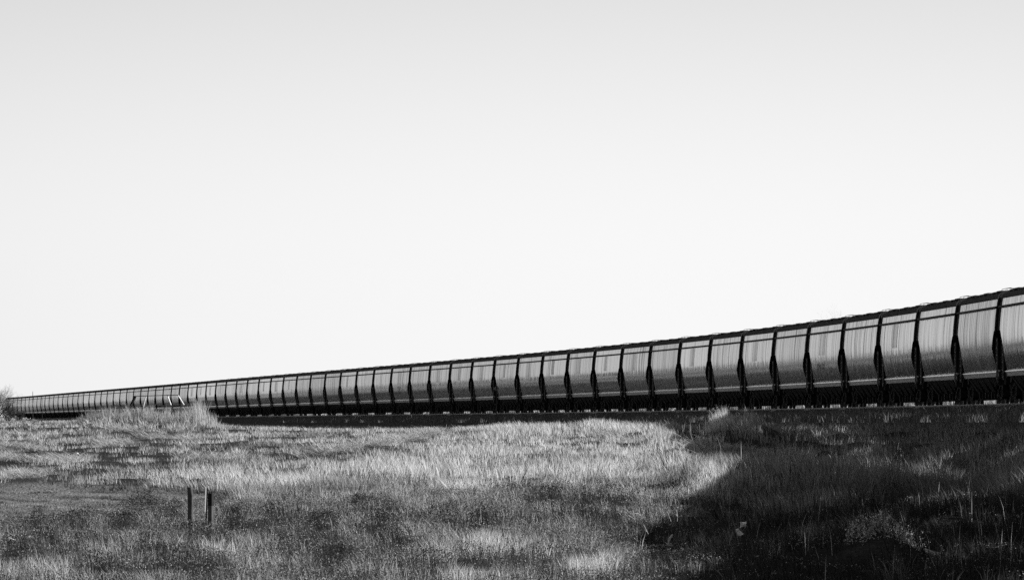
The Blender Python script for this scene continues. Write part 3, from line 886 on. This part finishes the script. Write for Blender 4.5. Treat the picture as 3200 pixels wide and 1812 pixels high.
def leafy_clump():
    c = gpt(2760, 175.2); n = 150; nb = 16
    x = RNG.uniform(-1.25, 1.15, n)*(.4 + .6*RNG.uniform(0, 1, n)); yy = RNG.normal(0, .5, n)
    h = RNG.uniform(.15, .62, n)*(1 - .35*np.abs(x))
    z = ground_z(c.x + x, c.y + yy) - c.z
    t = RNG.uniform(.05, 1, (n, nb)); an = RNG.uniform(0, 6.28, (n, nb)); r = .07*(1.1 - t*.6)
    lean = RNG.normal(0, .15, (n, 1))
    P = np.stack([x[:, None] + lean*h[:, None]*t + r*np.cos(an), yy[:, None] + r*np.sin(an), z[:, None] + h[:, None]*t], -1).reshape(-1, 3)
    o = leaf_mesh('weed_clump', P, RNG.uniform(.015, .04, n*nb), RNG.uniform(.3, .85, n*nb), M['weed']); o.location = c  # leaves toned pale so the patch of sun is carried by their colour
    tag(o, 'sunlit strip of leafy weeds alone in the dark shade near the bottom', 'weeds')
leafy_clump()
clump('pale bushy weed standing in the shade of the embankment', 2742, 262, 22, .75, 500, .5, .6, .018)
clump('dry stalks leaning in front of the rail beside the frame edge', 3110, 272, 50, .55, 160, .5, 1.2, .016)
clump('single sprig of reeds against the dark embankment below the middle of the train', 1158, 372, 10, .5, 60, .5, .4, .018)

# ------------------------------------------------------------------ bare shrubs and trees
def shrub(name, label, cat, px, Y, h, spread, stems, mats, seed, depth=4, dz=-.05, rad=.02, group=None, lift=.9, tw=1.0):
    rnd = random.Random(seed)
    base = gpt(px, Y, dz)
    root = empty(name, base)
    tag(root, label, cat, group)
    thick, thin = MB(), MB()
    def grow(p, d, L, r, lev):
        segs = 3; q = p
        for s in range(segs):
            d = (d + Vector((rnd.gauss(0, .16), rnd.gauss(0, .16), rnd.gauss(.04, .1)))).normalized()
            n = q + d*(L/segs)
            r1 = r*(1 - .22*(s+1)/segs*1.6)
            (thick if lev < 2 else thin).tube(q, n, r, max(r1, .002), n=4 if lev < 2 else 3, cap=False)
            q = n; r = max(r1, .002)
            if lev < depth and (s > 0 or lev > 0):
                for _ in range(rnd.choice((1, 2, 2)) if lev < depth-1 else rnd.choice((1, 2, 3))):
                    a = Vector((rnd.gauss(0, 1), rnd.gauss(0, 1), rnd.gauss(.25, .5))).normalized()
                    nd = (d*.8 + a*.65).normalized()
                    grow(q, nd, L*rnd.uniform(.5, .72), r*.62, lev + 1)
    for k in range(stems):
        an = rnd.uniform(0, 2*math.pi); t = rnd.uniform(.05, spread)
        d = Vector((math.cos(an)*t, math.sin(an)*t, lift)).normalized()
        grow(Vector((rnd.gauss(0, .06*h), rnd.gauss(0, .06*h), 0)), d, h*rnd.uniform(.42, .58), rad*rnd.uniform(.7, 1.1)*h, 0)
    thick.build('stem' if cat != 'tree' else 'trunk', mats[0], root)
    thin.build('twigs', mats[1], root)
    return root
BK = (M['bark'], M['twig'])
G = 'bare shrubs and trees along the railway'
shrub('bare_shrub', 'tall leafless shrub cut by the frame edge at the far tail of the train', 'shrub', -14, 640, 3.2, .7, 10, BK, 1, 4, group=G, rad=.016)
shrub('bare_shrub', 'low dense twiggy bush at the foot of the tall leafless shrub', 'shrub', 22, 650, 1.5, 1.1, 14, BK, 2, 4, group=G, rad=.018)
shrub('bare_shrub', 'low thin bush hiding the tail of the train beside the thin poles', 'shrub', 56, 640, 1.05, 1.1, 12, BK, 3, 4, group=G, rad=.018)
shrub('bare_shrub', 'slender leafless shrub in front of the train beside the timber frame', 'shrub', 372, 470, 1.45, .5, 5, BK, 4, 3, group=G, rad=.010)
shrub('bare_shrub', 'dark leafless shrub against the rail in the shade below the near cars', 'shrub', 2665, 292, .75, 1.0, 7, BK, 5, 3, group=G, rad=.012)
shrub('bare_shrub', 'large dark leafless shrub in the deep shade behind the pale bushy weed', 'shrub', 2800, 240, 1.35, 1.0, 6, BK, 6, 3, group=G, rad=.010)
shrub('bare_shrub', 'dark sprawling shrub in the shade, between the large shrub and the frame edge', 'shrub', 2985, 236, 1.2, 1.1, 6, BK, 7, 3, group=G, rad=.010)
shrub('bare_tree', 'wide pale leafless tree top showing over the roofs of the near cars', 'tree', 2575, 640, 7.5, .5, 5, (M['twig'], M['twig']), 8, 4, group=G, rad=.006, dz=-.1)
shrub('bare_tree', 'small leafless tree top just showing over the car roofs', 'tree', 2505, 650, 6.7, .45, 4, (M['twig'], M['twig']), 9, 4, group=G, rad=.006, dz=-.1)

# fallen dead branch lying in the weeds at the shade edge
def dead_branch(label, pts, Y, name, mat, group=None):
    base = gpt(pts[0][0][0], Y); root = empty(name, base); tag(root, label, 'branch', group)
    for pl in pts:
        mb = MB(); P = [pix(x, yy, Y + .25*math.sin(x*.7)) - base for x, yy in pl]
        n = len(P)
        for k in range(n-1): mb.tube(P[k], P[k+1], .011*(1 - .6*k/n), .011*(1 - .6*(k+1)/n), n=5)
        mb.build('twig', mat, root)
dead_branch('pale dry branching twigs sticking up at the edge of the shade', [[(2026,1668),(2012,1640),(1996,1600),(1980,1532)],[(2018,1655),(1990,1625),(1972,1606),(1955,1590)],
    [(2002,1612),(1996,1604),(1984,1603)],[(2020,1660),(2004,1640),(1985,1622),(1962,1608)],[(2034,1662),(2036,1650),(2044,1640)]], 193, 'dead_branch', M['twig_pale'])
dead_branch('small forked dry twig standing right of the larger dry twigs', [[(2116,1628),(2117,1612),(2114,1592)],[(2117,1616),(2126,1611),(2133,1612)],[(2117,1614),(2112,1605)],[(2096,1627),(2090,1610),(2086,1598)]], 197, 'dead_branch', M['twig_pale'])

# ------------------------------------------------------------------ small things
def lumpy(name, label, cat, c, r, mat, seed, sq=(1, 1, .7)):
    import bmesh
    bm = bmesh.new(); bmesh.ops.create_icosphere(bm, subdivisions=2, radius=1.0)
    rnd = random.Random(seed)
    for v in bm.verts:
        k = 1 + rnd.uniform(-.16, .16)
        v.co = Vector((v.co.x*r*sq[0]*k, v.co.y*r*sq[1]*k, v.co.z*r*sq[2]*k))
    me = bpy.data.meshes.new(name); bm.to_mesh(me); bm.free(); me.materials.append(mat)
    o = bpy.data.objects.new(name, me); COL.objects.link(o); o.location = c
    tag(o, label, cat); return o
def row_depth(px, py, y0=158, y1=420):
    Yg = np.linspace(y0, y1, 800)
    row = HY - F*ground_z((px - 1600)*Yg/F, Yg)/Yg
    return float(np.interp(-py, -row, Yg))
Yd = row_depth(240, 1427); lumpy('stone', 'small white stone lying in the grass below the timber frame', 'stone', gpt(240, Yd, .12), .085, M['stone'], 1)
Yd = row_depth(1858, 1334); lumpy('stone', 'tiny white stone in the bright grass below the tufts', 'stone', gpt(1858, Yd, .2), .05, M['stone'], 2)

# crumpled pale plastic scraps lying in the shade
def film(name, label, outline, Y, mat, seed, thick=.012):
    rnd = random.Random(seed)
    pts = [pix(x, yy, Y) for x, yy in outline]
    c = sum(pts, Vector())/len(pts)
    mb = MB(); n = len(pts); rings = 4
    def ring(k, dy):
        out = []
        for j, p in enumerate(pts):
            t = k/rings
            q = c.lerp(p, t); q = Vector((q.x, q.y + dy + .05*math.sin(j*1.9 + k*1.3 + seed) , q.z + rnd.uniform(-.006, .006)))
            out.append(q - c)
        return out
    vs = [Vector((0, 0, 0)), Vector((0, thick, 0))]
    st = random.Random(seed).getstate()
    F_ = []; idx = []
    for dy in (0, thick):
        rnd.setstate(st); lay = []
        for k in range(1, rings+1):
            lay.append(list(range(len(vs), len(vs)+n))); vs += ring(k, dy)
        idx.append(lay)
    for s, lay in enumerate(idx):
        for j in range(n):
            j2 = (j+1) % n
            F_.append((s, lay[0][j], lay[0][j2]))
            for k in range(rings-1): F_.append((lay[k][j], lay[k+1][j], lay[k+1][j2], lay[k][j2]))
    for j in range(n):
        j2 = (j+1) % n; F_.append((idx[0][-1][j], idx[1][-1][j], idx[1][-1][j2], idx[0][-1][j2]))
    o = mesh_obj(name, vs, F_, mat); o.location = c; o.rotation_euler = (math.radians(-25), 0, math.radians(-35)); o.scale = (1.18, 1, 1.08)
    tag(o, label, 'litter', 'plastic litter in the shade'); return o
film('plastic_scrap', 'crumpled pale plastic scrap in the shade, upper of the pair', [(2312,1630),(2320,1627),(2331,1629),(2333,1636),(2329,1642),(2323,1643),(2318,1650),(2314,1650),(2312,1641),(2315,1636)], row_depth(2313, 1688) - .6, M['plastic'], 1)
film('plastic_scrap', 'curved pale plastic scrap in the shade, lower of the pair', [(2300,1648),(2303,1648),(2309,1656),(2318,1662),(2322,1666),(2320,1673),(2314,1675),(2305,1670),(2300,1662),(2299,1655)], row_depth(2310, 1690) - .8, M['plastic'], 2)

def dead_thistle():
    YT = row_depth(2088, 1716) - .5
    base = gpt(2088, YT); root = empty('dead_thistle', base)
    tag(root, 'dead pale thistle bent over in the shade beside the dry twigs', 'weed')
    mb = MB()
    mb.tube((0, 0, 0), pix(2088, 1702, YT) - base, .012, n=5)
    for a in ((2062,1704),(2107,1708),(2078,1692),(2098,1695),(2106,1702)): mb.tube(pix(2088, 1702, YT) - base, pix(*a, YT + .1*random.random()) - base, .018, .006, n=5)
    mb.build('stalk', M['stone'], root)
    mb = MB(); P = [(2087,1700),(2090,1690),(2093,1681),(2098,1674),(2102,1668)]; R = (.02, .03, .036, .034, .016)
    for k in range(4): mb.tube(pix(*P[k], YT) - base, pix(*P[k+1], YT) - base, R[k], R[k+1], n=8)
    mb.build('seed_head', M['stone'], root)
dead_thistle()

# white stick at the left
Ys = row_depth(40, 1700)
mb = MB(); a, c = pix(28, 1680, Ys), pix(50, 1687, Ys + .15)
mb.tube((0, 0, 0), c - a, .02, .014, n=6); mb.tube((0, 0, 0), Vector((.02, 0, -.09)), .018, .02, n=6)
o = mb.build('stick', M['white']); o.location = a
tag(o, 'short white stick lying in the dark weeds', 'stick')

# fence posts left standing in the field
def fence_posts():
    Y = 192.0
    m = Y/F
    # 1: round post, bark gone
    b_ = gpt(596, Y, -.1); root = empty('fence_post', b_)
    mb = MB(); top = pix(594, 1523, Y) - b_
    n = 12; vs = []
    H = top.z
    for k, z in enumerate((0, .3, .6, .9, 1.1, H)):
        for j in range(n):
            t = 2*math.pi*j/n; rr = .072*(1 + .08*math.sin(3*t + k)) * (1.08 - .1*z/H)
            vs.append((top.x*z/H + .006*math.sin(z*7) + rr*math.cos(t), rr*math.sin(t), z + (.03*math.sin(2.3*t + 1) - .02*math.cos(t) if k == 5 else 0)))
    fs = [(i*n+j, i*n+(j+1) % n, (i+1)*n+(j+1) % n, (i+1)*n+j) for i in range(5) for j in range(n)] + [tuple(range(5*n, 6*n))]
    mb.add(vs, fs); mb.build('post_body', M['wood'], root, True)
    for z in (.55, 1.0):
        s = MB(); s.tube((.0, -.07, z), (.0, -.1, z+.03), .006, n=5); s.build('staple', M['pole'], root)
    tag(root, 'weathered round fence post, tallest and standing apart from the pair', 'fence post', 'old fence posts')
    # 2: leaning thin stake with white flange
    b_ = gpt(643, Y+.3, -.1); root = empty('fence_stake', b_)
    top = pix(648, 1522, Y+.3) - b_
    mb = MB(); mb.beam((0, 0, 0), top, .034, .05); mb.build('stake_body', M['wood_dark'], root)
    mb = MB(); p = top*.5; q = top + Vector((0, 0, .01))
    mb.add([(p.x-.018, -.03, p.z), (p.x-.048, .0, p.z), (p.x-.044, .004, p.z), (p.x-.018, -.02, p.z), (q.x-.018, -.03, q.z), (q.x-.048, .0, q.z), (q.x-.044, .004, q.z), (q.x-.018, -.02, q.z)],
           [(3,2,1,0),(4,5,6,7),(0,1,5,4),(1,2,6,5),(2,3,7,6),(3,0,4,7)])
    mb.build('painted_edge', M['flange'], root)
    tag(root, 'thin leaning stake with a white painted upper edge, beside the short square post', 'fence post', 'old fence posts')
    # 3: short square post with a dark top
    b_ = gpt(659, Y-.2, -.1); root = empty('fence_post', b_)
    top = pix(659, 1540, Y-.2) - b_; H = top.z
    def turned(mb, w, z0, z1):
        a = math.radians(-24); q = []
        for i, j in ((-1,-1),(1,-1),(1,1),(-1,1)):
            x, yy = i*w, j*w
            q.append((x*math.cos(a)-yy*math.sin(a), x*math.sin(a)+yy*math.cos(a)))
        mb.add([(x, yy, z) for z in (z0, z1) for x, yy in q], [(3,2,1,0),(4,5,6,7),(0,1,5,4),(1,2,6,5),(2,3,7,6),(3,0,4,7)])
    mb = MB(); turned(mb, .058, 0, H-.34); mb.build('post_body', M['wood'], root)
    mb = MB(); turned(mb, .061, H-.34, H); mb.build('post_top', M['wood_dark'], root)
    tag(root, 'short square post with a dark upper half, beside the thin leaning stake', 'fence post', 'old fence posts')
fence_posts()

# railway marker: diamond plate on a thin pole
def marker():
    Y = 520.0
    x = (1553 - 1600)*Y/F
    g = float(ground_z(x, Y)); root = empty('marker_sign', (x, Y, g))
    tag(root, 'small grey diamond sign on a thin pole in front of the train', 'sign')
    top = pix(1551, 1203, Y) - Vector((x, Y, g))
    mb = MB(); mb.tube((0, 0, -.2), top, .035, .03, n=7); mb.build('pole', M['pole'], root)
    c = pix(1551, 1214, Y) - Vector((x, Y, g)); r = .24
    mb = MB(); vs = [(c.x + r*i, c.y + d + .05, c.z + r*j*.8) for d in (.0, .02) for i, j in ((-1,0),(0,-1),(1,0),(0,1))]
    mb.add(vs, [(0,1,2,3),(7,6,5,4),(0,4,5,1),(1,5,6,2),(2,6,7,3),(3,7,4,0)])
    mb.build('diamond_plate', M['sign'], root)
    mb = MB(); mb.tube(c + Vector((-.02, 0, .2)), c + Vector((.2, -.03, .06)), .012, n=5); mb.tube(c + Vector((.03, 0, -.16)), c + Vector((.2, 0, -.75)), .012, n=5)
    mb.build('brace_wire', M['pole'], root)
marker()
def pole(label, px, top, Y, r):
    b_ = gpt(px, Y, -.1); root = empty('thin_pole', b_); tag(root, label, 'pole', 'thin poles before the tail of the train')
    t = pix(px - .5, top, Y) - b_
    mb = MB(); mb.tube((0, 0, 0), t, r, r*.8, n=7); mb.build('shaft', M['pole'], root)
    mb = MB(); mb.tube(t, t + Vector((0, 0, .08)), r*.5, r*.2, n=6); mb.build('pole_cap', M['pole'], root)
pole('tall thin pole rising above the roofs at the tail of the train', 103, 1224, 760, .035)
pole('short thin pole ending below the car roofs, beside the taller pole', 132.5, 1244, 760, .022)

# timber frame with leaning white struts
def timber_frame():
    Y = 470.0
    b_ = gpt(500, Y); root = empty('timber_frame', b_)
    tag(root, 'low timber frame with leaning white struts standing in tall grass', 'frame')
    P = lambda x, yy, dy=0: pix(x, yy, Y + dy) - b_
    def strut(a, c, mat, w=.075, dy=0, name='strut', turn=True):
        mb = MB(); p, q = P(*a, dy), P(*c, dy)
        d = (q - p).normalized(); r_ = d.cross(Vector((0, 1, 0))).normalized(); f_ = r_.cross(d)
        t = math.radians(38 if turn else 0); e1 = r_*math.cos(t) + f_*math.sin(t); e2 = -r_*math.sin(t) + f_*math.cos(t)
        vs = [c_ + e1*(i*w/2) + e2*(j*w/2) for c_ in (p, q) for i, j in ((-1,-1),(1,-1),(1,1),(-1,1))]
        mb.add(vs, [(3,2,1,0),(4,5,6,7),(0,1,5,4),(1,2,6,5),(2,3,7,6),(3,0,4,7)])
        mb.build(name, mat, root)
    strut((409,1268), (423,1238), M['wood_dark'], .13)
    for a, c in (((448.5,1271),(455.5,1239)), ((534.5,1265),(523.5,1235.5)), ((575,1264.5),(556.5,1234.5))):
        strut(a, c, M['white'], .058)
    strut((420,1237.5), (558,1233.5), M['wood_dark'], .045, 0, 'top_rail', False)
    strut((410,1269.5), (578,1267.5), M['wood_dark'], .07, .2, 'bottom_rail', False)
    for x in (406, 447, 536, 577):
        mb = MB(); g = gpt(x, Y + .2, -.1) - b_; mb.beam(g, P(x, 1268, .2), .075, .075); mb.build('post', M['wood_dark'], root)
timber_frame()

# distant shelterbelt off to the left, mirrored in the car sides
def shelterbelt():
    n = 26000
    az = np.radians(RNG.uniform(-17, -6.2, n)); dist = RNG.uniform(1250, 1330, n)
    X, Y = np.sin(az)*dist, np.cos(az)*dist
    h = 5 + 4.5*fbm(X/9, Y/9, 5, 3)
    t = RNG.uniform(0, 1, n)**.8
    Z = ground_z(X, Y) + h*t
    o = leaf_mesh('shelterbelt', np.stack([X, Y, Z], -1), RNG.uniform(.3, .9, n), RNG.uniform(.03, .08, n), M['weed'])
    tag(o, 'far dark belt of trees beyond the field', 'trees', kind='stuff')
shelterbelt()

# ------------------------------------------------------------------ light, sky, camera
w = bpy.data.worlds.new('World'); S.world = w; w.use_nodes = True
n, l = w.node_tree.nodes, w.node_tree.links; n.clear()
sky = n.new('ShaderNodeTexSky'); sky.sky_type = 'NISHITA'; sky.sun_disc = False
sky.sun_elevation = math.radians(SUN_EL); sky.sun_rotation = math.radians(SUN_AZ)
tc = n.new('ShaderNodeTexCoord'); sx = n.new('ShaderNodeSeparateXYZ'); l.new(tc.outputs['Generated'], sx.inputs[0])
cz = n.new('ShaderNodeMath'); cz.operation = 'MAXIMUM'; cz.inputs[1].default_value = .075; l.new(sx.outputs['Z'], cz.inputs[0])
cv = n.new('ShaderNodeCombineXYZ'); l.new(sx.outputs['X'], cv.inputs[0]); l.new(sx.outputs['Y'], cv.inputs[1]); l.new(cz.outputs[0], cv.inputs[2])
l.new(cv.outputs[0], sky.inputs['Vector'])
sep = n.new('ShaderNodeSeparateColor'); l.new(sky.outputs[0], sep.inputs[0])     # red-filtered black and white
def mth(op, a, b=None, c=None):
    m = n.new('ShaderNodeMath'); m.operation = op
    for k, v in enumerate((a, b, c)):
        if v is None: continue
        if isinstance(v, (int, float)): m.inputs[k].default_value = v
        else: l.new(v, m.inputs[k])
    return m.outputs[0]
# air brightest low down near the view's centre, falling away upward and to both sides
el = mth('DIVIDE', mth('MAXIMUM', mth('SUBTRACT', sx.outputs['Z'], math.radians(1.2)), 0.0), math.radians(3.9))
azm = mth('ARCTAN2', sx.outputs['X'], sx.outputs['Y'])
az = mth('DIVIDE', mth('SUBTRACT', azm, math.radians(.4)), math.radians(19.5))
az2 = mth('MINIMUM', mth('MULTIPLY', az, az), 1.0)
den = mth('ADD', mth('ADD', mth('MULTIPLY', el, el), az2), 1.0)
fall = mth('ADD', mth('DIVIDE', .75, den), .25)
val = mth('MULTIPLY', mth('POWER', sep.outputs[0], .4), fall)
GAIN = n.new('ShaderNodeMath'); GAIN.operation = 'MULTIPLY'; GAIN.inputs[1].default_value = 3.1; l.new(val, GAIN.inputs[0])
bg = n.new('ShaderNodeBackground'); bg.inputs['Strength'].default_value = .1
l.new(GAIN.outputs[0], bg.inputs['Color'])
out = n.new('ShaderNodeOutputWorld'); l.new(bg.outputs[0], out.inputs[0])

sd = bpy.data.lights.new('sun', 'SUN'); sd.energy = 4.8; sd.angle = math.radians(.5); sd.color = (1, 1, 1)
so = bpy.data.objects.new('sun', sd); COL.objects.link(so)
a, e = math.radians(SUN_AZ), math.radians(SUN_EL)
to_sun = Vector((math.sin(a)*math.cos(e), math.cos(a)*math.cos(e), math.sin(e)))
so.rotation_euler = to_sun.to_track_quat('Z', 'Y').to_euler(); so.location = (60, 200, 60)

cd = bpy.data.cameras.new('camera'); cam = bpy.data.objects.new('camera', cd); COL.objects.link(cam)
cd.sensor_width = 36; cd.lens = F/3200*36; cd.clip_start = 1; cd.clip_end = 20000
cam.location = (0, 0, 0); cam.rotation_euler = (math.radians(90) + math.atan((HY - 906)/F), 0, 0)
S.camera = cam
S.view_settings.view_transform = 'Standard'; S.view_settings.look = 'None'
S.view_settings.exposure = .72; S.view_settings.gamma = 1
S.render.engine = 'CYCLES'
S.cycles.max_bounces = 6; S.cycles.diffuse_bounces = 2; S.cycles.glossy_bounces = 3; S.cycles.transmission_bounces = 3
S.cycles.use_denoising = False
